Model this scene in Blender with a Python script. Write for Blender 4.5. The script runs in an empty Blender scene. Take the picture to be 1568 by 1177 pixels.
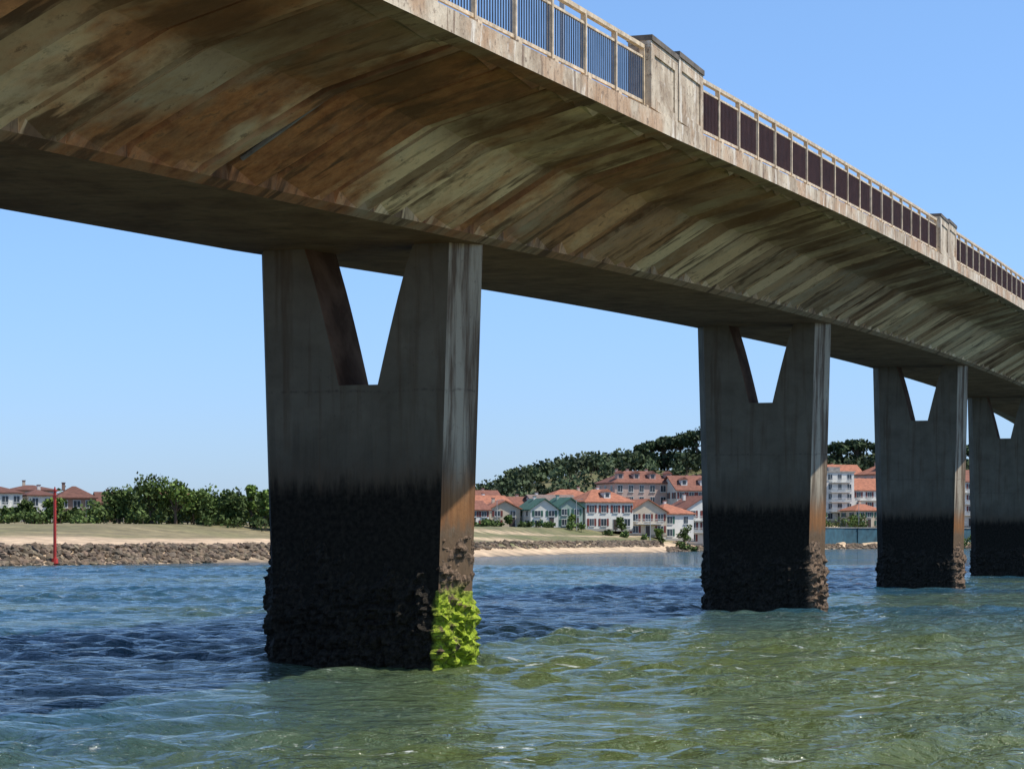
import bpy, math, random
import numpy as np
from mathutils import Vector, Matrix, noise as mnoise
random.seed(7); np.random.seed(7)
R=random.random
def U(a,b): return a+(b-a)*R()
scene=bpy.context.scene

# ------------------------------------------------------------ helpers
def link(o,parent=None):
    scene.collection.objects.link(o)
    if parent is not None: o.parent=parent
    return o
def empty(name,loc=(0,0,0),rz=0.0):
    e=bpy.data.objects.new(name,None); e.location=loc; e.rotation_euler=(0,0,rz); e.empty_display_size=1.0
    return link(e)
class MB:
    def __init__(s): s.v=[];s.f=[];s.m=[];s.c=[]
    def add(s,vs,fs,m=0,c=(1,1,1)):
        b=len(s.v); s.v.extend(vs)
        for f in fs:
            s.f.append(tuple(b+i for i in f)); s.m.append(m); s.c.append(c)
    def box(s,cx,cy,cz,sx,sy,sz,m=0,c=(1,1,1),rz=0.0):
        ca,sa=math.cos(rz),math.sin(rz); vs=[]
        for dz in(-.5,.5):
            for dx,dy in((-.5,-.5),(.5,-.5),(.5,.5),(-.5,.5)):
                x,y=dx*sx,dy*sy
                vs.append((cx+x*ca-y*sa,cy+x*sa+y*ca,cz+dz*sz))
        s.add(vs,[(0,3,2,1),(4,5,6,7),(0,1,5,4),(1,2,6,5),(2,3,7,6),(3,0,4,7)],m,c)
    def tube(s,p0,p1,r0,r1,n=6,m=0,c=(1,1,1)):
        p0=Vector(p0);p1=Vector(p1);d=(p1-p0)
        if d.length<1e-6:return
        d.normalize(); a=d.orthogonal().normalized(); b=d.cross(a); vs=[]
        for p,r in((p0,r0),(p1,r1)):
            for i in range(n):
                t=2*math.pi*i/n; vs.append(tuple(p+a*math.cos(t)*r+b*math.sin(t)*r))
        fs=[(i,(i+1)%n,n+(i+1)%n,n+i) for i in range(n)]
        fs.append(tuple(range(n-1,-1,-1))); fs.append(tuple(range(n,2*n)))
        s.add(vs,fs,m,c)
    def leaves(s,cx,cy,cz,rx,ry,rz,n,size,m=0,tone=1.0,shell=.45):
        for _ in range(n):
            d=Vector((random.gauss(0,1),random.gauss(0,1),random.gauss(0,1)))
            if d.length<1e-4: continue
            d.normalize(); rr=(shell+(1-shell)*R())*(1+.12*random.gauss(0,1))
            p=Vector((cx+d.x*rx*rr,cy+d.y*ry*rr,cz+d.z*rz*rr))
            a=Vector((random.gauss(0,1),random.gauss(0,1),random.gauss(0,.7))).normalized()
            b=a.orthogonal().normalized(); b.rotate(Matrix.Rotation(U(0,6.28),3,a))
            sz=size*U(.5,1.2); w=a*sz*.5; h=b*sz*U(.3,.6)
            t=tone*(.72+.35*(d.z*.5+.5))*U(.75,1.25)  # leaf colour darkens toward the clump underside, shade put into the tone
            s.add([tuple(p-w-h*.4),tuple(p+w*.2-h),tuple(p+w+h*.3),tuple(p-w*.1+h)],[(0,1,2,3)],m,(t,t,t))
    def build(s,name,mats,parent=None,smooth=False,loc=None,rz=None):
        me=bpy.data.meshes.new(name); me.from_pydata(s.v,[],s.f)
        for mt in mats: me.materials.append(mt)
        me.polygons.foreach_set('material_index',s.m)
        ca=me.color_attributes.new('Col','FLOAT_COLOR','CORNER')
        tot=np.array([len(f) for f in s.f]); col=np.ones((len(s.c),4)); col[:,:3]=np.array(s.c)
        ca.data.foreach_set('color',np.repeat(col,tot,axis=0).astype(np.float32).ravel())
        if smooth: me.polygons.foreach_set('use_smooth',[True]*len(s.f))
        me.update()
        o=bpy.data.objects.new(name,me)
        if loc: o.location=loc
        if rz is not None:o.rotation_euler=(0,0,rz)
        return link(o,parent)

class NT:
    def __init__(s,name):
        s.mat=bpy.data.materials.new(name); s.mat.use_nodes=True
        s.t=s.mat.node_tree; s.b=s.t.nodes['Principled BSDF']; s.b.inputs['Roughness'].default_value=.85
    def n(s,typ,**k):
        nd=s.t.nodes.new(typ)
        for a,b in k.items(): setattr(nd,a,b)
        return nd
    def l(s,a,b): s.t.links.new(a,b)
    def co(s,which='Object'):
        return s.n('ShaderNodeTexCoord').outputs[which]
    def map(s,src,scale=(1,1,1),loc=(0,0,0)):
        m=s.n('ShaderNodeMapping'); m.inputs['Scale'].default_value=scale; m.inputs['Location'].default_value=loc
        s.l(src,m.inputs['Vector']); return m.outputs[0]
    def noise(s,src,scale,detail=5,rough=.6,dist=0.0):
        m=s.n('ShaderNodeTexNoise'); m.inputs['Scale'].default_value=scale; m.inputs['Detail'].default_value=detail
        m.inputs['Roughness'].default_value=rough; m.inputs['Distortion'].default_value=dist
        s.l(src,m.inputs['Vector']); return m.outputs['Fac']
    def ramp(s,fac,stops,interp='LINEAR'):
        r=s.n('ShaderNodeValToRGB'); cr=r.color_ramp; cr.interpolation=interp
        while len(cr.elements)<len(stops): cr.elements.new(.5)
        for e,(p,c) in zip(cr.elements,stops):
            e.position=p; e.color=(c,c,c,1) if isinstance(c,(int,float)) else (*c,1)
        s.l(fac,r.inputs[0]); return r.outputs[0]
    def mix(s,fac,a,b,blend='MIX'):
        m=s.n('ShaderNodeMix',data_type='RGBA',blend_type=blend)
        for sock,val in((m.inputs[0],fac),(m.inputs[6],a),(m.inputs[7],b)):
            if isinstance(val,(int,float)): sock.default_value=val if sock==m.inputs[0] else (val,val,val,1)
            elif isinstance(val,tuple): sock.default_value=(*val,1)
            else: s.l(val,sock)
        return m.outputs[2]
    def math(s,op,a,b=0.0,c=None,clamp=False):
        m=s.n('ShaderNodeMath',operation=op,use_clamp=clamp)
        for i,v in((0,a),(1,b),(2,c)):
            if v is None: continue
            if isinstance(v,(int,float)): m.inputs[i].default_value=v
            else: s.l(v,m.inputs[i])
        return m.outputs[0]
    def sstep(s,v,a,b):
        m=s.n('ShaderNodeMapRange',interpolation_type='SMOOTHSTEP')
        m.inputs['From Min'].default_value=a; m.inputs['From Max'].default_value=b
        s.l(v,m.inputs['Value']); return m.outputs[0]
    def sep(s,v):
        m=s.n('ShaderNodeSeparateXYZ'); s.l(v,m.inputs[0]); return m.outputs
    def attr(s):
        a=s.n('ShaderNodeAttribute',attribute_name='Col'); return a.outputs['Color']
    def col(s,c):
        if isinstance(c,tuple): s.b.inputs['Base Color'].default_value=(*c,1)
        else: s.l(c,s.b.inputs['Base Color'])
    def bump(s,h,strength=.4,dist=.05):
        b=s.n('ShaderNodeBump'); b.inputs['Strength'].default_value=strength; b.inputs['Distance'].default_value=dist
        s.l(h,b.inputs['Height']); s.l(b.outputs[0],s.b.inputs['Normal']); return b

def simple(name,c,rough=.8,var=.25,scale=2.0,metal=0.0,bump=0.0,attr=False):
    m=NT(name); n=m.noise(m.co(),scale,5,.65)
    f=m.ramp(n,[(.3,1-var),(.7,1+var)])
    o=m.mix(1.0,c,f,'MULTIPLY')
    if attr: o=m.mix(1.0,o,m.attr(),'MULTIPLY')
    m.col(o); m.b.inputs['Roughness'].default_value=rough; m.b.inputs['Metallic'].default_value=metal
    if bump: m.bump(n,bump,.05)
    return m.mat

# ------------------------------------------------------------ materials
def mat_soffit():
    m=NT('weathered_soffit_concrete'); c=m.co(); a=m.sep(m.attr()); x,y,z=m.sep(c)
    fine=m.noise(c,6,5,.72); mott=m.noise(c,1.1,6,.68); mott2=m.noise(m.map(c,(1,1,1),(4,8,2)),2.6,5,.7)
    blot=m.noise(m.map(c,(.8,1,.8)),.22,5,.62)
    blot2=m.noise(m.map(c,(.8,1.1,.8),(9,9,9)),.6,6,.7)
    run=m.noise(m.map(c,(.22,1.0,.22),(2,6,1)),1.5,4,.6)
    base=m.mix(a[0],(.24,.150,.082),(.90,.69,.43))
    base=m.mix(m.ramp(mott,[(.38,0),(.64,.30)]),base,(.60,.45,.28))
    grey=m.mix(m.ramp(blot2,[(.52,0),(.60,.35)]),base,(.50,.45,.35))
    near=m.math('MULTIPLY_ADD',m.sstep(y,20,-6),.80,.22)
    rustf=m.math('MULTIPLY',m.ramp(blot,[(.44,0),(.52,.85)]),near)
    rustf=m.math('MAXIMUM',rustf,m.math('MULTIPLY',m.math('GREATER_THAN',a[2],.66),m.math('MULTIPLY',near,.8)))
    rustc=m.mix(m.ramp(mott2,[(.35,0),(.65,1)]),(.26,.085,.03),(.58,.25,.095))
    rust=m.mix(m.math('MULTIPLY',rustf,m.ramp(mott,[(.30,.5),(.5,1)]),clamp=True),grey,rustc)
    dk=m.math('MULTIPLY',m.ramp(run,[(.52,0),(.57,.85)]),m.ramp(blot2,[(.42,1),(.58,.15)]))
    dirt_shade=m.mix(dk,rust,(.10,.055,.03))
    dirt_shade=m.mix(m.ramp(mott2,[(.60,0),(.66,.6)]),dirt_shade,(.13,.085,.055))
    dirt_shade=m.mix(m.math('MULTIPLY',a[1],.93),dirt_shade,(.035,.022,.014))  # recessed slots blackened in the colour, standing in for their shadow
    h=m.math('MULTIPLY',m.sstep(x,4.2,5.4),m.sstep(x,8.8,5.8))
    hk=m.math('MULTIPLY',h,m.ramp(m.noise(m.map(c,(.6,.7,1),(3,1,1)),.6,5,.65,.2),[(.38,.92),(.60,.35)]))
    dirt_shade=m.mix(hk,dirt_shade,(.14,.072,.035))  # kink and overhang: brown stain with shade painted into the colour
    dirt_shade=m.mix(m.ramp(fine,[(.55,0),(.68,.35)]),dirt_shade,(.14,.10,.07))
    m.col(dirt_shade); m.bump(fine,.45,.03); m.b.inputs['Roughness'].default_value=.95
    m.b.inputs['Specular IOR Level'].default_value=.15
    return m.mat
def mat_under():
    m=NT('girder_underside'); c=m.co()
    n=m.noise(m.map(c,(1.0,.6,1)),.8,5,.65,.2); n2=m.noise(c,2.5,5,.7)
    o=m.mix(m.ramp(n,[(.35,0),(.7,1)]),(.18,.092,.048),(.34,.20,.115))
    o=m.mix(m.ramp(n2,[(.5,0),(.7,.6)]),o,(.09,.06,.04))
    m.col(o); m.bump(n2,.4,.04); m.b.inputs['Specular IOR Level'].default_value=.2; return m.mat
def mat_fascia():
    m=NT('fascia_concrete'); c=m.co()
    v=m.noise(m.map(c,(1,1.0,.6)),1.1,5,.65,.4); f=m.noise(c,7,5,.7,.2); big=m.noise(c,.5,4,.6)
    o=m.mix(m.ramp(v,[(.34,0),(.58,1)]),(.28,.20,.13),(.62,.53,.40))
    o=m.mix(m.ramp(big,[(.48,0),(.58,.6)]),o,(.44,.25,.13))
    o=m.mix(m.ramp(f,[(.55,0),(.66,.8)]),o,(.14,.09,.06))
    w=m.noise(m.map(c,(1,1.8,.6),(3,1,4)),1.3,5,.7)
    o=m.mix(m.ramp(w,[(.57,0),(.63,.8)]),o,(.74,.68,.58))
    dr=m.noise(m.map(c,(1,4,.25),(2,2,2)),1.2,4,.6)
    o=m.mix(m.ramp(dr,[(.57,0),(.64,.75)]),o,(.15,.09,.055))
    m.col(o); m.bump(f,.6,.03); return m.mat
def mat_pier():
    m=NT('tidal_pier_concrete'); c=m.co(); x,y,z=m.sep(c)
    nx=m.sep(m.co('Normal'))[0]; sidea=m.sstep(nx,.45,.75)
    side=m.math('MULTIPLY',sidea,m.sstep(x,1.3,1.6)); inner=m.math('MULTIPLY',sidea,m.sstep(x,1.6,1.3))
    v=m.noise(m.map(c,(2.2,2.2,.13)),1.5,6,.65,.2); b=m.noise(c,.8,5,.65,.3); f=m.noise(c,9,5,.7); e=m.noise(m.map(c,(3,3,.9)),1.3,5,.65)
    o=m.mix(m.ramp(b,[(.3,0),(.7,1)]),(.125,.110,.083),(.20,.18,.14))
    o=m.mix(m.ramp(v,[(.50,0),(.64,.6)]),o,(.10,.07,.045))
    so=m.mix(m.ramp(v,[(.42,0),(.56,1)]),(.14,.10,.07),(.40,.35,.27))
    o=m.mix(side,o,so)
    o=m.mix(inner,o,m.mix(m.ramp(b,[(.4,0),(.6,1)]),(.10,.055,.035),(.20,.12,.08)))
    o=m.mix(m.ramp(f,[(.60,0),(.70,.5)]),o,(.07,.06,.05))
    pour=m.math('ABSOLUTE',m.math('SUBTRACT',z,m.math('ADD',5.95,m.math('MULTIPLY',b,.2))))
    o=m.mix(m.math('MULTIPLY',m.sstep(pour,.05,.0),m.ramp(f,[(.42,0),(.6,.5)])),o,(.06,.05,.04))
    zr=m.math('ADD',z,m.math('MULTIPLY',m.math('SUBTRACT',e,.5),.9))
    rust=m.math('MULTIPLY',m.math('MULTIPLY',m.sstep(zr,4.6,3.5),m.sstep(zr,2.9,3.1)),side)
    o=m.mix(m.math('MULTIPLY',rust,.9),o,m.mix(m.ramp(v,[(.35,0),(.6,1)]),(.24,.08,.025),(.56,.24,.07)))
    fr=m.math('MULTIPLY',m.math('MULTIPLY',m.sstep(zr,4.8,3.9),m.sstep(side,1,0)),.4)
    o=m.mix(fr,o,(.16,.09,.05))
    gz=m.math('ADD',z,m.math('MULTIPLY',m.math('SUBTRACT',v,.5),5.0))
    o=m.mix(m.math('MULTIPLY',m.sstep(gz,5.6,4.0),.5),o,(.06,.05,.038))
    zt=m.math('ADD',z,m.math('MULTIPLY',m.math('SUBTRACT',m.noise(m.map(c,(2.4,2.4,.35)),1.7,6,.7),.5),1.5))
    blk=m.mix(m.ramp(f,[(.4,0),(.65,1)]),(.011,.0095,.008),(.034,.029,.022))
    blk=m.mix(side,blk,m.mix(f,(.07,.045,.026),(.22,.15,.095)))
    thr=m.math('SUBTRACT',4.0,m.math('MULTIPLY',side,.9))
    o=m.mix(m.sstep(m.math('SUBTRACT',thr,zt),-.35,.3),o,blk)
    m.col(o); m.bump(m.mix(.5,f,v),.5,.04); m.b.inputs['Roughness'].default_value=.9
    m.b.inputs['Specular IOR Level'].default_value=.15
    return m.mat
def mat_crust(green):
    m=NT('barnacle_crust'); c=m.co(); x,y,z=m.sep(c)
    f=m.noise(c,11,5,.75); g=m.noise(c,2.6,6,.75,.4)
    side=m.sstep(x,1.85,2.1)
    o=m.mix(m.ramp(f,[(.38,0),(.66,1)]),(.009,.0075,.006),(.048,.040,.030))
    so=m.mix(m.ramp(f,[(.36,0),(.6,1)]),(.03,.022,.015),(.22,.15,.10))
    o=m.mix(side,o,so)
    if green:
        gm=m.math('MULTIPLY',m.math('MULTIPLY',m.sstep(x,1.78,1.98),m.sstep(z,1.95,1.45)),m.ramp(g,[(.37,0),(.45,1)]))
        gc=m.mix(m.ramp(f,[(.35,0),(.58,1)]),(.05,.075,.01),(.36,.47,.035))
        o=m.mix(gm,o,gc)
    m.col(o); m.bump(f,.8,.05); m.b.inputs['Roughness'].default_value=.8; m.b.inputs['Specular IOR Level'].default_value=.2
    return m.mat
def mat_water():
    m=NT('estuary_water'); c=m.co()
    big=m.noise(m.map(c,(.35,1,1)),.045,3,.6,1.0); mid=m.noise(m.map(c,(.45,1,1)),.33,4,.65,.6)
    x,y,z=m.sep(c)
    col=m.mix(m.ramp(big,[(.46,0),(.62,1)]),(.016,.066,.108),(.064,.098,.050))
    sh=m.math('MULTIPLY',m.sstep(y,100,45),m.sstep(x,-9,2))
    col=m.mix(m.math('MULTIPLY',sh,.85),col,(.098,.122,.024))
    col=m.mix(m.ramp(mid,[(.45,0),(.7,.35)]),col,(.08,.135,.105))
    fo=m.noise(m.map(c,(.5,1,1),(3,7,0)),2.6,6,.75,.5); fb=m.noise(m.map(c,(.3,1,1),(1,2,0)),.14,3,.6,.6)
    foam=m.math('MULTIPLY',m.ramp(fo,[(.60,0),(.66,1)]),m.ramp(fb,[(.50,0),(.60,1)]))
    col=m.mix(foam,col,(.62,.66,.64)); m.col(col)
    m.b.inputs['IOR'].default_value=1.33; m.b.inputs['Roughness'].default_value=.08
    n1=m.noise(m.map(c,(.6,1,1)),1.7,3,.55,.4); n2=m.noise(m.map(c,(.75,1,1)),6,4,.65,.4)
    h=m.math('ADD',m.math('MULTIPLY',n1,.95),m.math('MULTIPLY',n2,.38))
    h=m.math('MULTIPLY',h,m.ramp(mid,[(.3,.40),(.7,1.35)]))
    m.bump(h,1.0,.42)
    return m.mat
def mat_ground():
    m=NT('bank_ground'); c=m.co(); n=m.noise(c,.5,5,.7); n2=m.noise(m.map(c,(.25,1.4,1)),.35,4,.65)
    f=m.ramp(n,[(.3,.65),(.7,1.35)]); o=m.mix(1.0,m.attr(),f,'MULTIPLY')
    o=m.mix(1.0,o,m.ramp(n2,[(.35,.75),(.65,1.2)]),'MULTIPLY')
    m.col(o); m.bump(n,.5,.2); return m.mat
def mat_leaf(name,c):
    m=NT(name); o=m.mix(1.0,c,m.attr(),'MULTIPLY'); m.col(o); m.b.inputs['Roughness'].default_value=.7
    m.b.inputs['Specular IOR Level'].default_value=.2
    return m.mat

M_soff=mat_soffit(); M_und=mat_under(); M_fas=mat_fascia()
M_pier=mat_pier(); M_crA=mat_crust(True); M_crB=mat_crust(False)
M_rail=simple('rail_cream_paint',(.58,.46,.31),.6,.45,5)
M_bar=simple('rusty_brown_bars',(.085,.035,.025),.6,.3,3)
M_barb=simple('grey_blue_bars',(.10,.13,.18),.5,.3,3)
M_cap=simple('sooty_cap_concrete',(.13,.11,.09),.9,.4,4,bump=.4)
M_pipe=simple('drain_pipe_grey',(.20,.19,.18),.8,.4,2)
M_bark=simple('bark',(.09,.065,.045),.9,.3,3)
M_rock=simple('riprap_stone',(.15,.115,.085),.9,.4,1.3,bump=.6,attr=True)
M_red=simple('red_marker_paint',(.42,.03,.02),.5,.25,2)
M_glass=simple('window_glass',(.03,.04,.05),.15,.2,1)
M_leafA=mat_leaf('leaf_mid',(.085,.13,.035)); M_leafB=mat_leaf('leaf_light',(.14,.21,.045))
M_leafC=mat_leaf('leaf_pine',(.055,.085,.038)); M_leafD=mat_leaf('leaf_hill',(.075,.105,.05))
M_metal=simple('lamp_metal',(.35,.36,.36),.5,.1,2)

# ------------------------------------------------------------ bridge
TH=math.atan(1182/3500); L=40.59
def zb(s):
    k=s/L
    if k<0: return 9.2+1.85*k
    k=min(k,8.0); return 9.2+2.17*k-.30*k*k
bridge=empty('concrete_road_bridge',(-3.44,50,0),-TH)
st=[]
s=-3*L; JOINT=-.295*L
jdone=False
def putpanel(s0,w,d0,d1,c): st.append((s0,d0,c)); st.append((s0+w,d1,c))
while s<12*L:
    if not jdone and s>JOINT-1.0:
        putpanel(s,.35,0,0,(.4,0,0)); s+=.39
        putpanel(s,.6,.30,.30,(.1,1,0)); jx=s+.30; s+=.64; jdone=True; continue
    # a pair of panels of differing tone, then a recess darkened by painted shade
    tone=U(.65,1.0) if R()<.62 else U(0,.35)
    w=U(.6,1.5); putpanel(s,w,U(.04,.22),U(-.03,.01),(tone,0,R())); s+=w+.02
    if R()<.55:
        w=U(.25,.7); putpanel(s,w,U(.06,.14),U(.0,.06),(max(0,min(1,1-tone+U(-.2,.2))),U(0,.35),R())); s+=w+.02
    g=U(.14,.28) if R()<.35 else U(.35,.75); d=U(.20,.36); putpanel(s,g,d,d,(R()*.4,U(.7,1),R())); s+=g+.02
mb=MB(); NP=14
def hwid(s0): return 2.72-.46*min(1,max(0,-(s0+.5)/(.5*L)))
def prof(s0,d):
    z=zb(s0); q0=hwid(s0)
    p=[(7.31,2.28),(7.31,1.92),(7.02,1.87),(6.90,1.83,-.24,.97),(4.9,1.30,-.40,.92),(q0+.36,.22,-.52,.857),(q0+.2,.12),(q0,0),
       (0,0),(-q0,0),(-4.9,1.3),(-7.31,1.92),(-7.31,2.28),(0,2.34)]
    out=[]
    for q in p:
        if len(q)==4: out.append((q[0]+q[2]*d,s0,z+q[1]+q[3]*d))
        else: out.append((q[0],s0,z+q[1]))
    return out
prev=None
for i,(s0,d,c) in enumerate(st):
    b=len(mb.v); mb.v.extend(prof(s0,d))
    if prev is not None:
        cc=pc if i%2==1 else (.75,.05,0)
        for j in range(NP):
            j2=(j+1)%NP
            mb.f.append((prev+j,prev+j2,b+j2,b+j))
            if j in(0,11,12,13): mi=2
            elif j in(7,8): mi=1
            else: mi=0
            mb.m.append(mi)
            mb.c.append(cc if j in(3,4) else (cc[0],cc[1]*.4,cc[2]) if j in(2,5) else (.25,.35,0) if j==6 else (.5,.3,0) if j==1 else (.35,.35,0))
    prev=b; pc=c
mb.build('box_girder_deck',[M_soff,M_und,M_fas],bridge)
mb=MB(); z=zb(jx)
mb.tube((4.8,jx+.05,z+1.48),(3.05,jx+.05,z+.42),.045,.045,6)
mb.build('joint_drain_pipe',[M_pipe],bridge)

def loft(mb,rings,m=0,cap0=False,cap1=False):
    n=len(rings[0]); b=len(mb.v)
    for r in rings: mb.v.extend(r)
    for i in range(len(rings)-1):
        for j in range(n):
            j2=(j+1)%n; mb.f.append((b+i*n+j,b+i*n+j2,b+(i+1)*n+j2,b+(i+1)*n+j)); mb.m.append(m); mb.c.append((1,1,1))
    if cap1: mb.f.append(tuple(b+(len(rings)-1)*n+j for j in range(n))); mb.m.append(m); mb.c.append((1,1,1))
NOSE=.45; TK=1.8
def hexring(w,z):
    return [(-w,0,z),(w,0,z),(w+NOSE,TK/2,z),(w,TK,z),(-w,TK,z),(-w-NOSE,TK/2,z)]
def crust(name,H,res,mat,seed,parent):
    z0,z1=-.6,3.0
    w=lambda z:1.9+.3*max(z,0)/H
    mbc=MB(); nz=int((z1-z0)/res)
    base=[Vector(p) for p in hexring(1.9,0)]
    cnt=[max(2,int((base[i]-base[(i+1)%6]).length/res)) for i in range(6)]
    def pts(z):
        r=[Vector(p) for p in hexring(w(z),z)]; out=[]
        for i in range(6):
            a,b=r[i],r[(i+1)%6]; e=(b-a); nn=Vector((e.y,-e.x,0)).normalized()
            for j in range(cnt[i]): out.append((a+e*(j/cnt[i]),nn))
        return out
    rings=[]
    for k in range(nz+1):
        z=z0+(z1-z0)*k/nz; rr=[]
        for p,nn in pts(z):
            q=p+Vector((seed*7.3,0,0))
            top=2.2+.9*mnoise.noise(q*.9)+.6*mnoise.noise(q*3)+.4*mnoise.noise(q*9)
            cov=min(1,max(0,(top-z)/.9))
            amp=-.035+.235*cov
            a=mnoise.noise(q*2.2)*.5+mnoise.noise(q*4)*.6+mnoise.noise(q*9)*.6+abs(mnoise.noise(q*15))*.5
            sd=1.45 if (p.x>1.85 and z<1.7) else 1.0
            dis=amp*sd*(.42+.85*a) if amp>0 else amp
            if sd>1.2: dis=max(dis,.015)
            if k==nz: dis=-.04
            pp=p+nn*dis; rr.append((pp.x,pp.y,pp.z+.03*mnoise.noise(q*6)))
        rings.append(rr)
    loft(mbc,rings)
    return mbc.build(name,[mat],parent)
for k in range(-2,11):
    s0=k*L; H=zb(s0)+.03; pe=MB()
    w=lambda z:1.9+.3*max(z,0)/H
    zn=H-3.05
    zs=[-4,0]+[zn*i/6 for i in range(1,7)]
    loft(pe,[hexring(w(z),z) for z in zs],0,cap1=True)
    for sg in(-1,1):
        rings=[]
        for i in range(9):
            u=1-i/8; z=zn+(H-zn)*(i/8)
            ti=.08+sg*(1.30-.84*u**.85); wz=w(z)
            a=[(ti,0),(sg*wz,0),(sg*(wz+NOSE),TK/2),(sg*wz,TK),(ti,TK)]
            if sg<0: a=a[::-1]
            rings.append([(x,y,z if i<8 else zb(s0+y)+.04) for x,y in a])
        loft(pe,rings,0,cap1=True)
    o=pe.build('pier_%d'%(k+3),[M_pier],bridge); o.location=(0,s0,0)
    if -1<=k<=5:
        c=crust('barnacles_%d'%(k+3),H,.055 if k==0 else .09,M_crA if k==0 else M_crB,k,bridge); c.location=(0,s0,0)
# railings
mb=MB(); RT=7.12
def bx(s0,s1,t,zoff,ht,wt,m):
    n=max(1,int((s1-s0)/4))
    for i in range(n):
        a=s0+(s1-s0)*i/n; b=s0+(s1-s0)*(i+1)/n; za=zb(a)+zoff; zc=zb(b)+zoff
        v=[(t-wt/2,a,za),(t+wt/2,a,za),(t+wt/2,a,za+ht),(t-wt/2,a,za+ht),(t-wt/2,b,zc),(t+wt/2,b,zc),(t+wt/2,b,zc+ht),(t-wt/2,b,zc+ht)]
        mb.add(v,[(0,1,2,3),(7,6,5,4),(0,4,5,1),(1,5,6,2),(2,6,7,3),(3,7,4,0)],m)
DZ=2.28
for side in(1,-1):
    t=RT*side
    for k in range(-2,8):
        a=k*L+2.2; b=(k+1)*L-2.2; near=(k<0)
        bx(a,b,t,DZ+1.22,.08,.10,0); bx(a,b,t,DZ+1.03,.045,.05,0); bx(a,b,t,DZ+.13,.06,.05,0)
        n=18
        for i in range(n+1):
            s1=a+(b-a)*i/n; z=zb(s1)+DZ; mb.box(t,s1,z+.61,.10,.085,1.26,0)
            mb.box(t+.02*side,s1,z+.04,.2,.2,.08,0)
        sp=.135; s1=a+.08; m=2 if near else 1
        if side==1:
            while s1<b:
                z=zb(s1)+DZ; mb.box(t,s1,z+.60,.024 if near else .034,.02,.86,m); s1+=sp
        else:
            while s1<b and k<2:
                z=zb(s1)+DZ; mb.box(t,s1,z+.60,.024,.02,.86,m); s1+=sp*1.5
mb.build('railing',[M_rail,M_bar,M_barb],bridge)
mb=MB()
for side in(1,-1):
    for k in range(-2,9):
        for (a,b) in((-2.15,-.04),(.04,2.15)):
            sa=k*L+a; sb=k*L+b; sm=(sa+sb)/2; z=zb(sm)+DZ-.06; ln=sb-sa; t=(7.31-.26)*side
            mb.box(t,sm,z+.70,.42,ln,1.4,0)
            mb.box(t,sm,z+1.455,.54,ln+.04,.11,1)
            mb.box(t,sm,z+1.36,.48,ln+.02,.08,0)
            for f in(1,-1):
                tt=t+f*.225
                mb.box(tt,sm,z+1.23,.04,ln,.16,0); mb.box(tt,sm,z+.16,.04,ln,.20,0)
                mb.box(tt,sa+.12,z+.705,.04,.24,.89,0); mb.box(tt,sb-.12,z+.705,.04,.24,.89,0)
mb.build('parapet_blocks',[M_fas,M_cap],bridge)
mb=MB(); mb.tube((6.2,-4.6,zb(-4)+2.2),(6.2,-4.6,zb(-4)+4.4),.035,.025,6); mb.box(6.2,-4.6,zb(-4)+4.0,.09,.09,.3)
mb.build('slim_mast',[M_metal],bridge)

# ------------------------------------------------------------ terrain + water
SX=np.array([-3500,-300,-50.4,-28,-5.9,8.1,25.9,41.5,82.6,133,400,3500.]); SY=np.array([150,190,225,262,322,375,420,480,560,600,720,900.])
HX=np.array([-400,-60,-25,-12,-2,8,25,38,47,64,112,155,220,500.]); HZ=np.array([0,0,3,8,12.5,16.5,20,20,20.5,20,16.5,15,12,0.])
def ss(x,a,b):
    t=np.clip((x-a)/(b-a),0,1); return t*t*(3-2*t)
def height(X,Y):
    X=np.asarray(X,float);Y=np.asarray(Y,float)
    d=Y-np.interp(X,SX,SY)
    left=-3+3.0*ss(d,-14,0)+1.75*ss(d,-.5,5.5)+.95*np.clip((d-6)/30,0,1)+1.9*ss(d,34,80)+.9*ss(d,90,200)
    right=-3+3.0*ss(d,-14,1)+1.0*ss(d,0,18)+.9*ss(d,17,24)+1.2*ss(d,26,50)+1.6*ss(d,52,80)
    rr=-3+3.1*ss(d,-12,0)+.9*ss(d,-1,6)+2.1*ss(d,8,12)+1.6*ss(d,12,18)+2.4*ss(d,18,50)
    wl=1-ss(X,-24,-14); wr=ss(X,50,75)
    h=left*wl+(1-wl)*(right*(1-wr)+rr*wr)
    h=h+np.interp(X,HX,HZ)*ss(Y,600,760)*(1-ss(Y,900,1300))
    nb=-3+4.2*(1-ss(Y,7,17))
    return np.maximum(h,nb)
def gh(x,y): return float(height(x,y))
def axis(pairs):
    out=[]
    for a,b,st_ in pairs: out+=list(np.arange(a,b,st_))
    out.append(pairs[-1][1]); return np.array(out,float)
def gridmesh(name,xs,ys,Z,mat,cols=None):
    X,Y=np.meshgrid(xs,ys); nx,ny=len(xs),len(ys)
    co=np.stack([X,Y,Z],-1).reshape(-1,3).astype(np.float32)
    i=np.arange((ny-1)*(nx-1)); r=i//(nx-1); c=i%(nx-1); a=r*nx+c
    q=np.stack([a,a+1,a+nx+1,a+nx],-1).astype(np.int32)
    me=bpy.data.meshes.new(name); me.vertices.add(len(co)); me.vertices.foreach_set('co',co.ravel())
    me.loops.add(q.size); me.loops.foreach_set('vertex_index',q.ravel())
    me.polygons.add(len(q)); me.polygons.foreach_set('loop_start',np.arange(0,q.size,4,dtype=np.int32))
    me.update(calc_edges=True); me.validate()
    me.polygons.foreach_set('use_smooth',[True]*len(q))
    if cols is not None:
        ca=me.color_attributes.new('Col','FLOAT_COLOR','POINT'); cc=np.ones((len(co),4),np.float32); cc[:,:3]=cols.reshape(-1,3); ca.data.foreach_set('color',cc.ravel())
    me.materials.append(mat); return link(bpy.data.objects.new(name,me))
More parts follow.
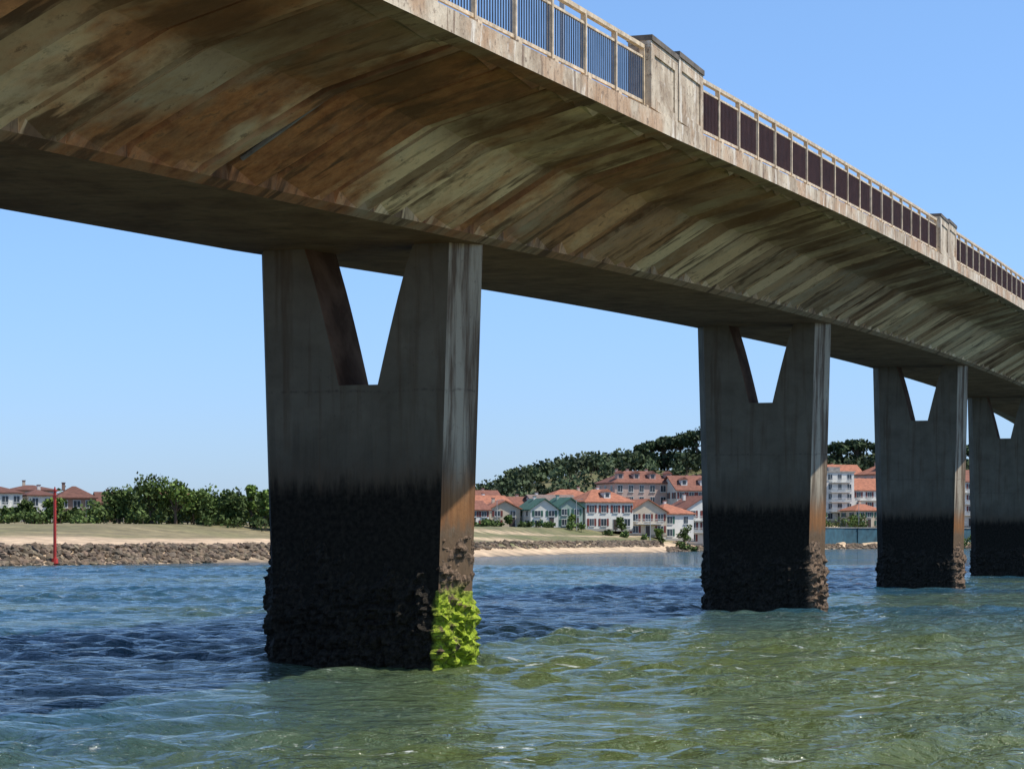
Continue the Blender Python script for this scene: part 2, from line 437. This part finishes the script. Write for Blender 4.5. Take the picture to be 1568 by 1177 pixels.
xs=axis([(-5000,-300,400),(-300,-110,12),(-110,190,2.0),(190,500,15),(500,5001,450)])
ys=axis([(-600,-20,60),(-20,30,2),(30,200,15),(200,560,1.6),(560,1000,10),(1000,9001,500)])
X,Y=np.meshgrid(xs,ys); Z=height(X,Y)
Z=Z+np.where(Z>.3,.10*np.sin(X*.7+1.3*np.sin(Y*.31))*np.sin(Y*.53+X*.11),0)
d=Y-np.interp(X,SX,SY)
sand=np.array([.54,.40,.26]); grass=np.array([.13,.135,.05]); dry=np.array([.25,.20,.11]); mud=np.array([.18,.14,.10])
wob=6*np.sin(X*.13)+3*np.sin(X*.41+1)
wl=(1-ss(X,-24,-14))
gl=ss(d+wob*.8,34,46); gr=ss(d+wob*.4,17,22)*(1-.8*ss(np.sin(d*.23+.07*X+np.sin(X*.09)*2),.45,.8)*ss(75-d,0,10))
g=wl*gl+(1-wl)*gr
dr=.5+.5*np.sin(X*.21+np.sin(Y*.17)*2)
dmix=np.clip(.45*dr*(1-wl)+wl*(.45+.35*dr),0,1)[...,None]
C=sand*(1-g)[...,None]+(grass*(1-dmix)+dry*dmix)*g[...,None]
mm=((Z<.2)).astype(float)[...,None]; C=C*(1-mm)+mud*mm
gridmesh('ground',xs,ys,Z,mat_ground(),C)
xs=axis([(-5000,-200,600),(-200,-64,10),(-64,-24,.6),(-24,32,.17),(32,66,.6),(66,250,9),(250,5001,600)])
ys=axis([(-100,20,10),(20,24,1),(24,80,.17),(80,130,.3),(130,250,.7),(250,340,4),(340,1000,50)])
X,Y=np.meshgrid(xs,ys); Z=np.zeros_like(X)
rg=np.random.RandomState(3)
for i in range(50):
    lam=.5*(6.0**rg.rand()); k=2*math.pi/lam; th=math.radians(-78+rg.randn()*38)
    amp=.055*(lam/1.2)**.12/k
    ph=rg.rand()*6.28
    Z+=amp*np.sin(k*(X*math.cos(th)+Y*math.sin(th))+ph+.9*np.sin(X*.13+ph)+.8*np.sin(Y*.17+2*ph))
mod=.75+.5*np.sin(X*.17+1.5*np.sin(Y*.11))*np.sin(Y*.21+np.sin(X*.09)*2)
fade=ss(X,-64,-58)*(1-ss(X,60,66))*ss(Y,22,26)*(1-ss(Y,200,250))
Z*=mod*fade
gridmesh('river_water',xs,ys,Z,mat_water())

# ------------------------------------------------------------ riprap
t_=(1+5**.5)/2
IV=[Vector(v).normalized() for v in[(-1,t_,0),(1,t_,0),(-1,-t_,0),(1,-t_,0),(0,-1,t_),(0,1,t_),(0,-1,-t_),(0,1,-t_),(t_,0,-1),(t_,0,1),(-t_,0,-1),(-t_,0,1)]]
IF=[(0,11,5),(0,5,1),(0,1,7),(0,7,10),(0,10,11),(1,5,9),(5,11,4),(11,10,2),(10,7,6),(7,1,8),(3,9,4),(3,4,2),(3,2,6),(3,6,8),(3,8,9),(4,9,5),(2,4,11),(6,2,10),(8,6,7),(9,8,1)]
def rock(mb,x,y,z,r,tone):
    rot=Matrix.Rotation(U(0,6.3),3,'Z')@Matrix.Rotation(U(0,6.3),3,'X'); sx,sy,sz=r*U(.7,1.3),r*U(.7,1.2),r*U(.5,.9)
    vs=[]
    for v in IV:
        q=rot@(v*U(.75,1.15)); vs.append((x+q.x*sx,y+q.y*sy,z+q.z*sz))
    mb.add(vs,IF,0,(tone*U(.95,1.1),tone,tone*U(.85,1)))
mb=MB()
for _ in range(4000):
    x=U(-95,-17); dd=U(-.5,6.0) if x<-33 else U(1.2,6.0); y=float(np.interp(x,SX,SY))+dd; rock(mb,x,y,gh(x,y)+.06+(.15*R() if dd>4 else 0),U(.2,.58),U(.45,1.5))
mb.build('riprap_rocks',[M_rock])
mb=MB()
for _ in range(1900):
    x=U(14,62) if R()<.75 else U(-12,20); dd=U(17,25)
    if x>30: dd=U(-1,12)
    y=float(np.interp(x,SX,SY))+dd; rock(mb,x,y,gh(x,y)+.05,U(.25,.6),U(.4,1.3))
for _ in range(1200):
    x=U(60,180); dd=U(-1,6); y=float(np.interp(x,SX,SY))+dd; rock(mb,x,y,gh(x,y),U(.3,.7),U(.4,1.2))
mb.build('riprap_rocks',[M_rock])

mb=MB(); mx,my=-46.3,231.5
mb.tube((mx,my,-.5),(mx,my,7.5),.17,.14,10); mb.tube((mx,my,7.5),(mx,my,7.62),.22,.22,10); mb.tube((mx,my,7.62),(mx,my,7.95),.12,.05,8)
mb.tube((mx,my,.2),(mx,my,.7),.35,.3,10); mb.box(mx,my-.2,6.9,.34,.06,.4)
for i in range(14): mb.box(mx+.24,my,1.2+i*.4,.12,.04,.04)
mb.build('channel_marker_pole',[M_red])

# ------------------------------------------------------------ vegetation
def tree(name,x,y,h,w,mat,n=900,size=.55,tone=1.0,dense=9):
    z=gh(x,y)-.1; mb=MB(); th=h*.28
    mb.tube((x,y,z),(x+U(-.2,.2),y,z+th),h*.035,h*.024,7,1)
    for i in range(dense):
        a=U(0,6.28); rr=w*.5*U(.1,.62); cz=z+h*U(.34,.84); k=1-abs((cz-z)/h-.55)*1.1
        cx,cy=x+math.cos(a)*rr*k,y+math.sin(a)*rr*k; r=w*U(.16,.28)
        mb.tube((x,y,z+th*.9),(cx,cy,cz-r*.2),h*.015,h*.006,5,1)
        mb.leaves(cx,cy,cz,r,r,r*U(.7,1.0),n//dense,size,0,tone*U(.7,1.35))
    return mb.build(name,[mat,M_bark])
def belt(name,items,mat,size,npt):
    mb=MB()
    for (x,y,h,w,tone) in items:
        z=gh(x,y)
        mb.tube((x,y,z-.3),(x,y,z+h*.5),h*.03,h*.018,5,1)
        for j in range(5):
            a=U(0,6.28); r=w*U(.22,.34); cx=x+math.cos(a)*w*.28*R(); cy=y+math.sin(a)*w*.28; cz=z+h*U(.3,.85)
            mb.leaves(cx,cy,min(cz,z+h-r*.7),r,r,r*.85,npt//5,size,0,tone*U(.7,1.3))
    return mb.build(name,[mat,M_bark])
items=[(U(-60,-25),U(322,350),U(3.4,4.8),U(4,6),U(.6,1.2)) for i in range(75)]
belt('distant_tree_belt',items,M_leafA,.65,220)
items=[(U(-100,-26),U(309,318),U(1.0,2.4),U(2.5,4.5),U(.6,1.2)) for i in range(100)]
belt('bank_scrub',items,M_leafA,.5,70)
for (x,h,w,m,t) in[(-49.5,7.4,8,M_leafA,.9),(-46,7.1,7,M_leafB,.9),(-42.5,6.0,6.5,M_leafA,1.1),(-38.5,5.4,5,M_leafA,.75),(-36.3,6.9,2.4,M_leafB,1.1),(-34,6.5,2.6,M_leafB,1.0),(-32,5.9,4.5,M_leafB,.9),(-54,5.2,5.5,M_leafA,.8),(-29,5.2,5,M_leafA,1.0),(-67,3.6,4,M_leafA,.8),(-63,3.9,4,M_leafB,.8)]:
    tree('deciduous_tree',x,U(312,320),h,w,m,1300,.5,t,11)
items=[(U(-150,-92),U(435,465),U(4,6.5),U(5,8),U(.6,1.1)) for i in range(35)]
items+=[(U(-70,-28),U(380,440),U(4.5,6.2),U(5,8),U(.6,1.1)) for i in range(50)]
items+=[(U(-95,-70),U(440,470),U(5,7),U(5,8),U(.6,1.1)) for i in range(24)]
items+=[(U(-92,-70),U(388,396),U(1.6,3.0),U(2.5,4),U(.6,1.1)) for i in range(14)]
belt('distant_tree_belt',items,M_leafA,.9,150)
items=[]
for i in range(640):
    x=U(-32,230); y=U(625,790); items.append((x,y,U(4.5,7.5),U(6,10),U(.5,1.25)))
for i in range(190):
    x=U(-32,170); y=U(745,770); items.append((x,y,U(4.5,8.5),U(5,11),U(.55,1.25)))
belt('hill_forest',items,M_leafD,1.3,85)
def pine(x,y,h,w):
    z=gh(x,y)-.2; mb=MB(); mb.tube((x,y,z),(x+U(-.8,.8),y,z+h*.75),.42,.28,6,1)
    for i in range(12):
        a=U(0,6.28); rr=w*.5*math.sqrt(R())*.85; cx,cy=x+math.cos(a)*rr,y+math.sin(a)*rr; cz=z+h*U(.70,.9)-rr*.2
        mb.tube((x,y,z+h*.5),(cx,cy,cz),.18,.08,4,1); mb.leaves(cx,cy,cz,w*.22,w*.22,h*.11,100,1.1,0,U(.6,1.15))
    mb.build('umbrella_pine',[M_leafC,M_bark])
for (x,h,w) in[(45.5,10,9),(50,12,11),(55,13,12),(60.5,14.5,13),(66,13.5,12),(107,11,9),(113,12.5,11),(121,12,10),(127,14,12),(134,12,11),(150,12,10),(157,14,11),(73,12,10)]:
    pine(x,U(742,755),h,w)

# ------------------------------------------------------------ houses
_wc={}
def wm(c):
    if c not in _wc: _wc[c]=simple('render_wall',c,.85,.12,.5)
    return _wc[c]
def rm(c):
    k=('r',c)
    if k not in _wc:
        m=NT('clay_roof_tiles'); n=m.noise(m.co(),1.3,5,.7); w=m.n('ShaderNodeTexWave'); w.inputs['Scale'].default_value=1.6; w.inputs['Distortion'].default_value=1.5
        m.l(m.co(),w.inputs['Vector']); o=m.mix(1.0,c,m.ramp(n,[(.3,.6),(.7,1.35)]),'MULTIPLY'); o=m.mix(1.0,o,m.ramp(w.outputs['Fac'],[(0,.82),(1,1.1)]),'MULTIPLY'); m.col(o); _wc[k]=m.mat
    return _wc[k]
M_frame=simple('window_frame_white',(.6,.6,.57),.6,.1,1); M_shG=simple('shutter_green',(.03,.10,.07),.6,.2,1); M_shR=simple('shutter_oxblood',(.16,.035,.025),.6,.2,1); M_dark=simple('door_dark',(.05,.035,.03),.6,.2,1)
def house(name,x,y,w,d,h,rh,rz,wc,rc,kind='gable',floors=2,cols=3,shut=None,balc=False,dorm=0,base=None,chim=1,axisy=False):
    z=gh(x,y)-.3 if base is None else base
    e=empty(name,(x,y,z),rz); h=h+.3
    W=MB(); hw,hd=w/2,d/2
    W.add([(-hw,-hd,0),(hw,-hd,0),(hw,hd,0),(-hw,hd,0),(-hw,-hd,h),(hw,-hd,h),(hw,hd,h),(-hw,hd,h)],[(0,1,5,4),(1,2,6,5),(2,3,7,6),(3,0,4,7),(4,5,6,7)],0)
    o=.45
    Rf=MB()
    if kind=='gable':
        if not axisy:
            W.add([(-hw,-hd,h),(-hw,hd,h),(-hw,0,h+rh),(hw,-hd,h),(hw,hd,h),(hw,0,h+rh)],[(0,2,1),(3,4,5)],0)
            sl=rh/hd; p=[(-hd-o,h-o*sl+.05),(0,h+rh+.05),(hd+o,h-o*sl+.05),(hd+o,h-o*sl+.27),(0,h+rh+.27),(-hd-o,h-o*sl+.27)]
            vs=[(-hw-o,a,b) for a,b in p]+[(hw+o,a,b) for a,b in p]
        else:
            W.add([(-hw,-hd,h),(hw,-hd,h),(0,-hd,h+rh),(-hw,hd,h),(hw,hd,h),(0,hd,h+rh)],[(0,1,2),(4,3,5)],0)
            sl=rh/hw; p=[(-hw-o,h-o*sl+.05),(0,h+rh+.05),(hw+o,h-o*sl+.05),(hw+o,h-o*sl+.27),(0,h+rh+.27),(-hw-o,h-o*sl+.27)]
            vs=[(a,-hd-o,b) for a,b in p]+[(a,hd+o,b) for a,b in p]
        Rf.add(vs,[(0,1,4,5),(1,2,3,4),(11,10,7,6),(10,9,8,7),(0,6,7,1),(1,7,8,2),(2,8,9,3),(3,9,10,4),(4,10,11,5),(5,11,6,0)])
    elif kind=='hip':
        r=max(.3,hw-hd*.85)
        vs=[(-hw-o,-hd-o,h+.02),(hw+o,-hd-o,h+.02),(hw+o,hd+o,h+.02),(-hw-o,hd+o,h+.02)]
        vs+=[(a,b,c+.2) for a,b,c in vs]+[(-r,0,h+rh),(r,0,h+rh)]
        Rf.add(vs,[(3,2,1,0),(0,1,5,4),(1,2,6,5),(2,3,7,6),(3,0,4,7),(4,5,9,8),(5,6,9),(6,7,8,9),(7,4,8)])
    else:
        Rf.box(0,0,h+.2,w+.5,d+.5,.4); Rf.box(0,0,h+.9,w*.4,d*.4,1.4)
    for i in range(chim):
        cx=U(-hw*.6,hw*.6); Rf.box(cx,hd*.3,h+rh*.8+.4,.55,.55,1.3,1); Rf.box(cx,hd*.3,h+rh*.8+1.1,.7,.7,.12,0)
    for i in range(dorm):
        cx=-hw+w*(i+.5)/dorm; yy=-hd*.55
        Rf.box(cx,yy-.3,h+rh*.45+.3,1.5,1.6,1.3,1); Rf.add([(cx-1,yy-1.3,h+rh*.45+.95),(cx+1,yy-1.3,h+rh*.45+.95),(cx,yy-1.3,h+rh*.45+1.6),(cx-1,yy+1,h+rh*.45+.95),(cx+1,yy+1,h+rh*.45+.95),(cx,yy+1,h+rh*.45+1.6)],[(0,1,2),(0,2,5,3),(1,4,5,2),(3,5,4)],0)
        Rf.box(cx,yy-1.12,h+rh*.45+.35,.8,.04,.8,2)
    W.box(0,0,.25,w+.1,d+.1,.5,1)
    W.build('walls',[wm(wc),wm((wc[0]*.5,wc[1]*.5,wc[2]*.5))],e); Rf.build('roof',[rm(rc),wm(wc),M_glass],e)
    G=MB(); fh=(h-.3)/floors
    def win(px,py,pz,ax,ww,hh,door=False):
        def B(u,off,v,su,sv,m,th=.06):
            if ax==0: G.box(px+u,py-off,pz+v,su,th,sv,m)
            elif ax==1: G.box(px+off,py+u,pz+v,th,su,sv,m)
            else: G.box(px-off,py+u,pz+v,th,su,sv,m)
        B(0,.035,0,ww+.2,hh+.2,0); B(0,.075,0,ww,hh,3 if door else 1,.05)
        if not door: B(0,.105,0,.06,hh,0,.03); B(0,.11,-hh/2-.14,ww+.35,.1,0,.2)
        if shut is not None and not door and R()<.85:
            for sgn in(-1,1): B(sgn*(ww/2+.36),.06,0,.48,hh+.1,2,.05)
    for f in range(floors):
        pz=.3+fh*f+fh*.55
        for c in range(cols):
            u=-hw+w*(c+.5)/cols
            dr_=(f==0 and c==cols//2)
            if dr_: win(u,-hd,1.35,0,1.0,2.1,True)
            else: win(u,-hd,pz,0,U(.9,1.3),min(1.4,fh*.55))
        nc=max(1,int(d/3.2))
        for c in range(nc):
            u=-hd+d*(c+.5)/nc; win(hw,u,pz,1,1.0,min(1.3,fh*.5)); win(-hw,u,pz,2,1.0,min(1.3,fh*.5))
    if balc:
        for f in range(1,floors):
            pz=.3+fh*f; G.box(0,-hd-.6,pz,w*.72,1.2,.15,0); G.box(0,-hd-1.17,pz+1.0,w*.72,.06,.07,0)
            for q in range(int(w*.72/.3)+1): G.box(-w*.36+q*.3,-hd-1.17,pz+.52,.05,.05,.9,0)
    G.build('windows_and_doors',[M_frame,M_glass,shut or M_shG,M_dark],e)
    return e
Wt=(.68,.66,.60); Cr=(.58,.49,.37); Pk=(.50,.36,.30); Gy=(.45,.45,.45); Gn=(.30,.38,.33)
Or=(.36,.14,.08); Rd=(.22,.09,.06); Br=(.15,.065,.045); Dg=(.05,.13,.10)
house('terraced_house',-9.5,462,7,8,3.6,1.7,.45,Wt,Rd,floors=2,cols=3,shut=M_shR)
house('terraced_house',-2.6,468,6.5,8,3.8,1.6,.3,Cr,Or,floors=2,cols=2,shut=M_shR,axisy=True)
house('terraced_house',-5.8,482,9,8,4.7,2.0,.5,Wt,Or,floors=2,cols=3)
house('terraced_house',2.2,486,8,8,4.6,1.9,.4,Pk,Rd,floors=2,cols=3,shut=M_shG)
house('apartment_block',-7.5,512,8,9,6.4,2.0,.3,Pk,Rd,'gable',3,3,M_shR)
house('apartment_block',12.5,516,12,10,6.6,2.3,.3,Cr,Or,'hip',3,4,M_shR)
house('green_roof_house',5.2,466,6,8,3.8,2.0,.35,Wt,Dg,floors=2,cols=2,shut=M_shG,axisy=True)
house('green_roof_house',10.3,468,5.5,8,4.2,1.8,.4,Gn,Dg,floors=2,cols=2,shut=M_shG,axisy=True)
house('slate_roof_house',8,486,10,8,5.0,1.9,.4,Wt,(.2,.15,.13),floors=2,cols=3)
house('orange_roof_villa',18.0,472,11,9,5.5,2.8,.45,Wt,Or,'hip',2,4,M_shR,dorm=1)
house('orange_roof_villa',26.5,476,8.5,9,4.9,2.5,.35,Cr,Or,'gable',2,3,M_shR,axisy=True,balc=True)
house('orange_roof_villa',32.5,482,8,9,5.2,2.3,.5,Wt,Or,'hip',2,2,M_shG)
house('apartment_block',29,528,16,11,10.4,3.0,.35,Pk,Rd,'hip',4,6,None,dorm=4,chim=3)
house('apartment_block',42.5,526,14,11,10.6,3.2,.3,Wt,Rd,'gable',4,6,M_shR,dorm=3,chim=3)
house('timbered_house',39.5,492,9,9,7.6,2.6,.4,Wt,Rd,'gable',3,3,M_shR,balc=True,axisy=True)
house('timbered_house',46.5,495,7,9,6.5,2.4,.3,Cr,Or,'gable',3,2,M_shR)
house('white_apartment_tower',84.5,606,8.5,10,12.8,1.2,.35,Wt,(.3,.28,.25),'flat',5,3,None,balc=True,chim=0)
house('apartment_block',93.5,612,9.5,10,8.2,3.0,.3,Wt,Or,'gable',3,3,M_shR,balc=True)
house('orange_roof_villa',91,596,8,8,4.2,2.0,.4,Cr,Or,'hip',2,3,M_shG)
house('apartment_block',101,625,10,10,11.5,3.0,.4,Pk,Or,'hip',4,4,None,dorm=2)
house('apartment_block',112,622,9,10,9,3,.3,Wt,Rd,'gable',3,3,M_shR)
house('apartment_block',121.5,618,9,10,12,3,.3,Wt,Rd,'gable',4,3,M_shR,balc=True)
house('orange_roof_villa',131,612,9,9,6,3,.4,Wt,Or,'hip',2,3,M_shR)
house('apartment_block',75,615,9,10,10,3,.3,Wt,Rd,'gable',3,3,M_shR)
house('apartment_block',62,600,10,10,9,3,.3,Cr,Or,'hip',3,3,M_shR)
house('hillside_house',66,660,10,9,7,2.8,.35,Wt,Rd,'gable',2,3)
house('hillside_house',96,668,10,9,7,2.8,.35,Cr,Or,'gable',2,3)
house('waterside_block',-90.2,402,6,9,5.0,1.3,.45,Wt,Br,'hip',2,3,None,balc=True)
house('waterside_block',-84.2,405,4.6,9,4.6,1.2,.4,Wt,Br,'hip',2,2,None)
house('brown_roof_hall',-78.6,410,6.5,10,4.2,2.3,.3,(.26,.17,.13),Br,'hip',2,3,None)
house('brown_roof_hall',-72.8,414,5,9,3.4,1.9,.3,(.30,.20,.15),Br,'gable',1,2,None)
house('waterside_block',-98,408,8,9,5.2,1.6,.4,Wt,Br,'gable',2,3)
house('waterside_block',-89.5,424,9,9,5.8,1.2,.3,Cr,Br,'hip',3,4)
house('red_roof_house',-57,395,7,8,3,2,.3,Wt,Rd,'gable',1,3)

items=[(U(-14,50),U(452,460),U(.8,1.9),U(1.6,3.0),U(.6,1.3)) for i in range(48)]
items+=[(U(-14,50),U(496,508),U(3.0,5),U(3,5),U(.6,1.1)) for i in range(26)]
items+=[(U(70,135),U(578,592),U(1.5,4),U(3,5),U(.7,1.2)) for i in range(55)]
items+=[(U(-14,52),U(540,590),U(5,8),U(5,8),U(.5,1.0)) for i in range(40)]
belt('garden_hedge',items,M_leafA,.6,80)
for (x,y,h,w,m) in[(12.0,462,3.8,3.2,M_leafB),(22.3,466,4.6,3.4,M_leafA),(35.5,472,4.8,4,M_leafA),(43,482,5,4.2,M_leafB),(-.5,461,3.0,2.6,M_leafA),(30,468,2.9,2.4,M_leafB),(47,484,5,4,M_leafA),(80,590,6,5,M_leafB),(97,590,6,5,M_leafA),(88,586,4,4,M_leafB)]:
    tree('garden_tree',x,y,h,w,m,450,.5,1.0,7)
mb=MB()
for i in range(24):
    x0=66+i*4; x1=x0+4; xm=(x0+x1)/2; y0=float(np.interp(xm,SX,SY))+7.5
    a=math.atan2(float(np.interp(x1,SX,SY)-np.interp(x0,SX,SY)),4); ln=4.0/math.cos(a)
    mb.box(xm,y0,2.6,ln,.8,5.0,0,(1,1,1),a); mb.box(xm,y0-.1,5.2,ln,1.1,.18,1,(1,1,1),a)
    mb.box(x0,y0-.5,2.5,.35,.4,4.9,1,(1,1,1),a)
mb.build('sea_wall',[simple('blue_painted_wall',(.03,.09,.12),.7,.4,.6),simple('coping',(.30,.31,.29),.8,.3,1)])
for (x,y,h) in[(12.9,458,6),(-3,457,5.5),(28,463,5.5),(40,470,6),(88,580,7)]:
    z=gh(x,y); mb=MB(); mb.tube((x,y,z-.2),(x,y,z+h),.09,.06,7); mb.tube((x,y,z+h),(x+.9,y,z+h+.15),.05,.04,6); mb.box(x+1.1,y,z+h+.13,.5,.22,.12); mb.tube((x,y,z-.1),(x,y,z+.5),.14,.12,7)
    mb.build('street_lamp',[M_metal])

# ------------------------------------------------------------ light, sky, camera
phi=math.radians(10); Tt=Vector((math.cos(TH),-math.sin(TH),0)); Sv=Vector((math.sin(TH),math.cos(TH),0))
hd=Tt*math.cos(phi)+Sv*math.sin(phi); el=math.radians(55.8)
vd=Vector((hd.x*math.cos(el),hd.y*math.cos(el),math.sin(el)))
sl=bpy.data.lights.new('sun','SUN'); sl.energy=5.0; sl.angle=math.radians(.5); sl.color=(1,.93,.82)
so=bpy.data.objects.new('sun',sl); so.rotation_euler=vd.to_track_quat('Z','Y').to_euler(); so.location=(60,-20,80); link(so)
w=bpy.data.worlds.new('World'); scene.world=w; w.use_nodes=True; nt=w.node_tree
sky=nt.nodes.new('ShaderNodeTexSky'); sky.sky_type='NISHITA'; sky.sun_disc=False; sky.sun_elevation=el; sky.sun_rotation=math.atan2(vd.x,vd.y)
sky.air_density=1.0; sky.dust_density=.3; sky.ozone_density=3.0
bg=nt.nodes['Background']; bg.inputs['Strength'].default_value=.15
tc=nt.nodes.new('ShaderNodeTexCoord'); sp=nt.nodes.new('ShaderNodeSeparateXYZ'); nt.links.new(tc.outputs['Generated'],sp.inputs[0])
rp=nt.nodes.new('ShaderNodeValToRGB'); nt.links.new(sp.outputs[2],rp.inputs[0])
cr=rp.color_ramp; cr.elements[0].position=0; cr.elements[0].color=(.52,.67,1.10,1); cr.elements[1].position=.55; cr.elements[1].color=(1,1,1,1)
e2=cr.elements.new(.12); e2.color=(.72,.88,1.18,1); e3=cr.elements.new(.24); e3.color=(.86,1.02,1.22,1)
mx_=nt.nodes.new('ShaderNodeMix'); mx_.data_type='RGBA'; mx_.blend_type='MULTIPLY'; mx_.inputs[0].default_value=1.0
nt.links.new(sky.outputs[0],mx_.inputs[6]); nt.links.new(rp.outputs[0],mx_.inputs[7]); nt.links.new(mx_.outputs[2],bg.inputs['Color'])
cd=bpy.data.cameras.new('camera'); cd.sensor_width=36; cd.lens=3500/1568*36; cd.shift_y=(822-588.5)/1568; cd.clip_end=12000; cd.clip_start=.1
cam=bpy.data.objects.new('camera',cd); cam.location=(0,0,2.857); cam.rotation_euler=(math.radians(90),0,0); link(cam); scene.camera=cam
scene.view_settings.view_transform='Standard'; scene.view_settings.look='None'; scene.view_settings.exposure=0
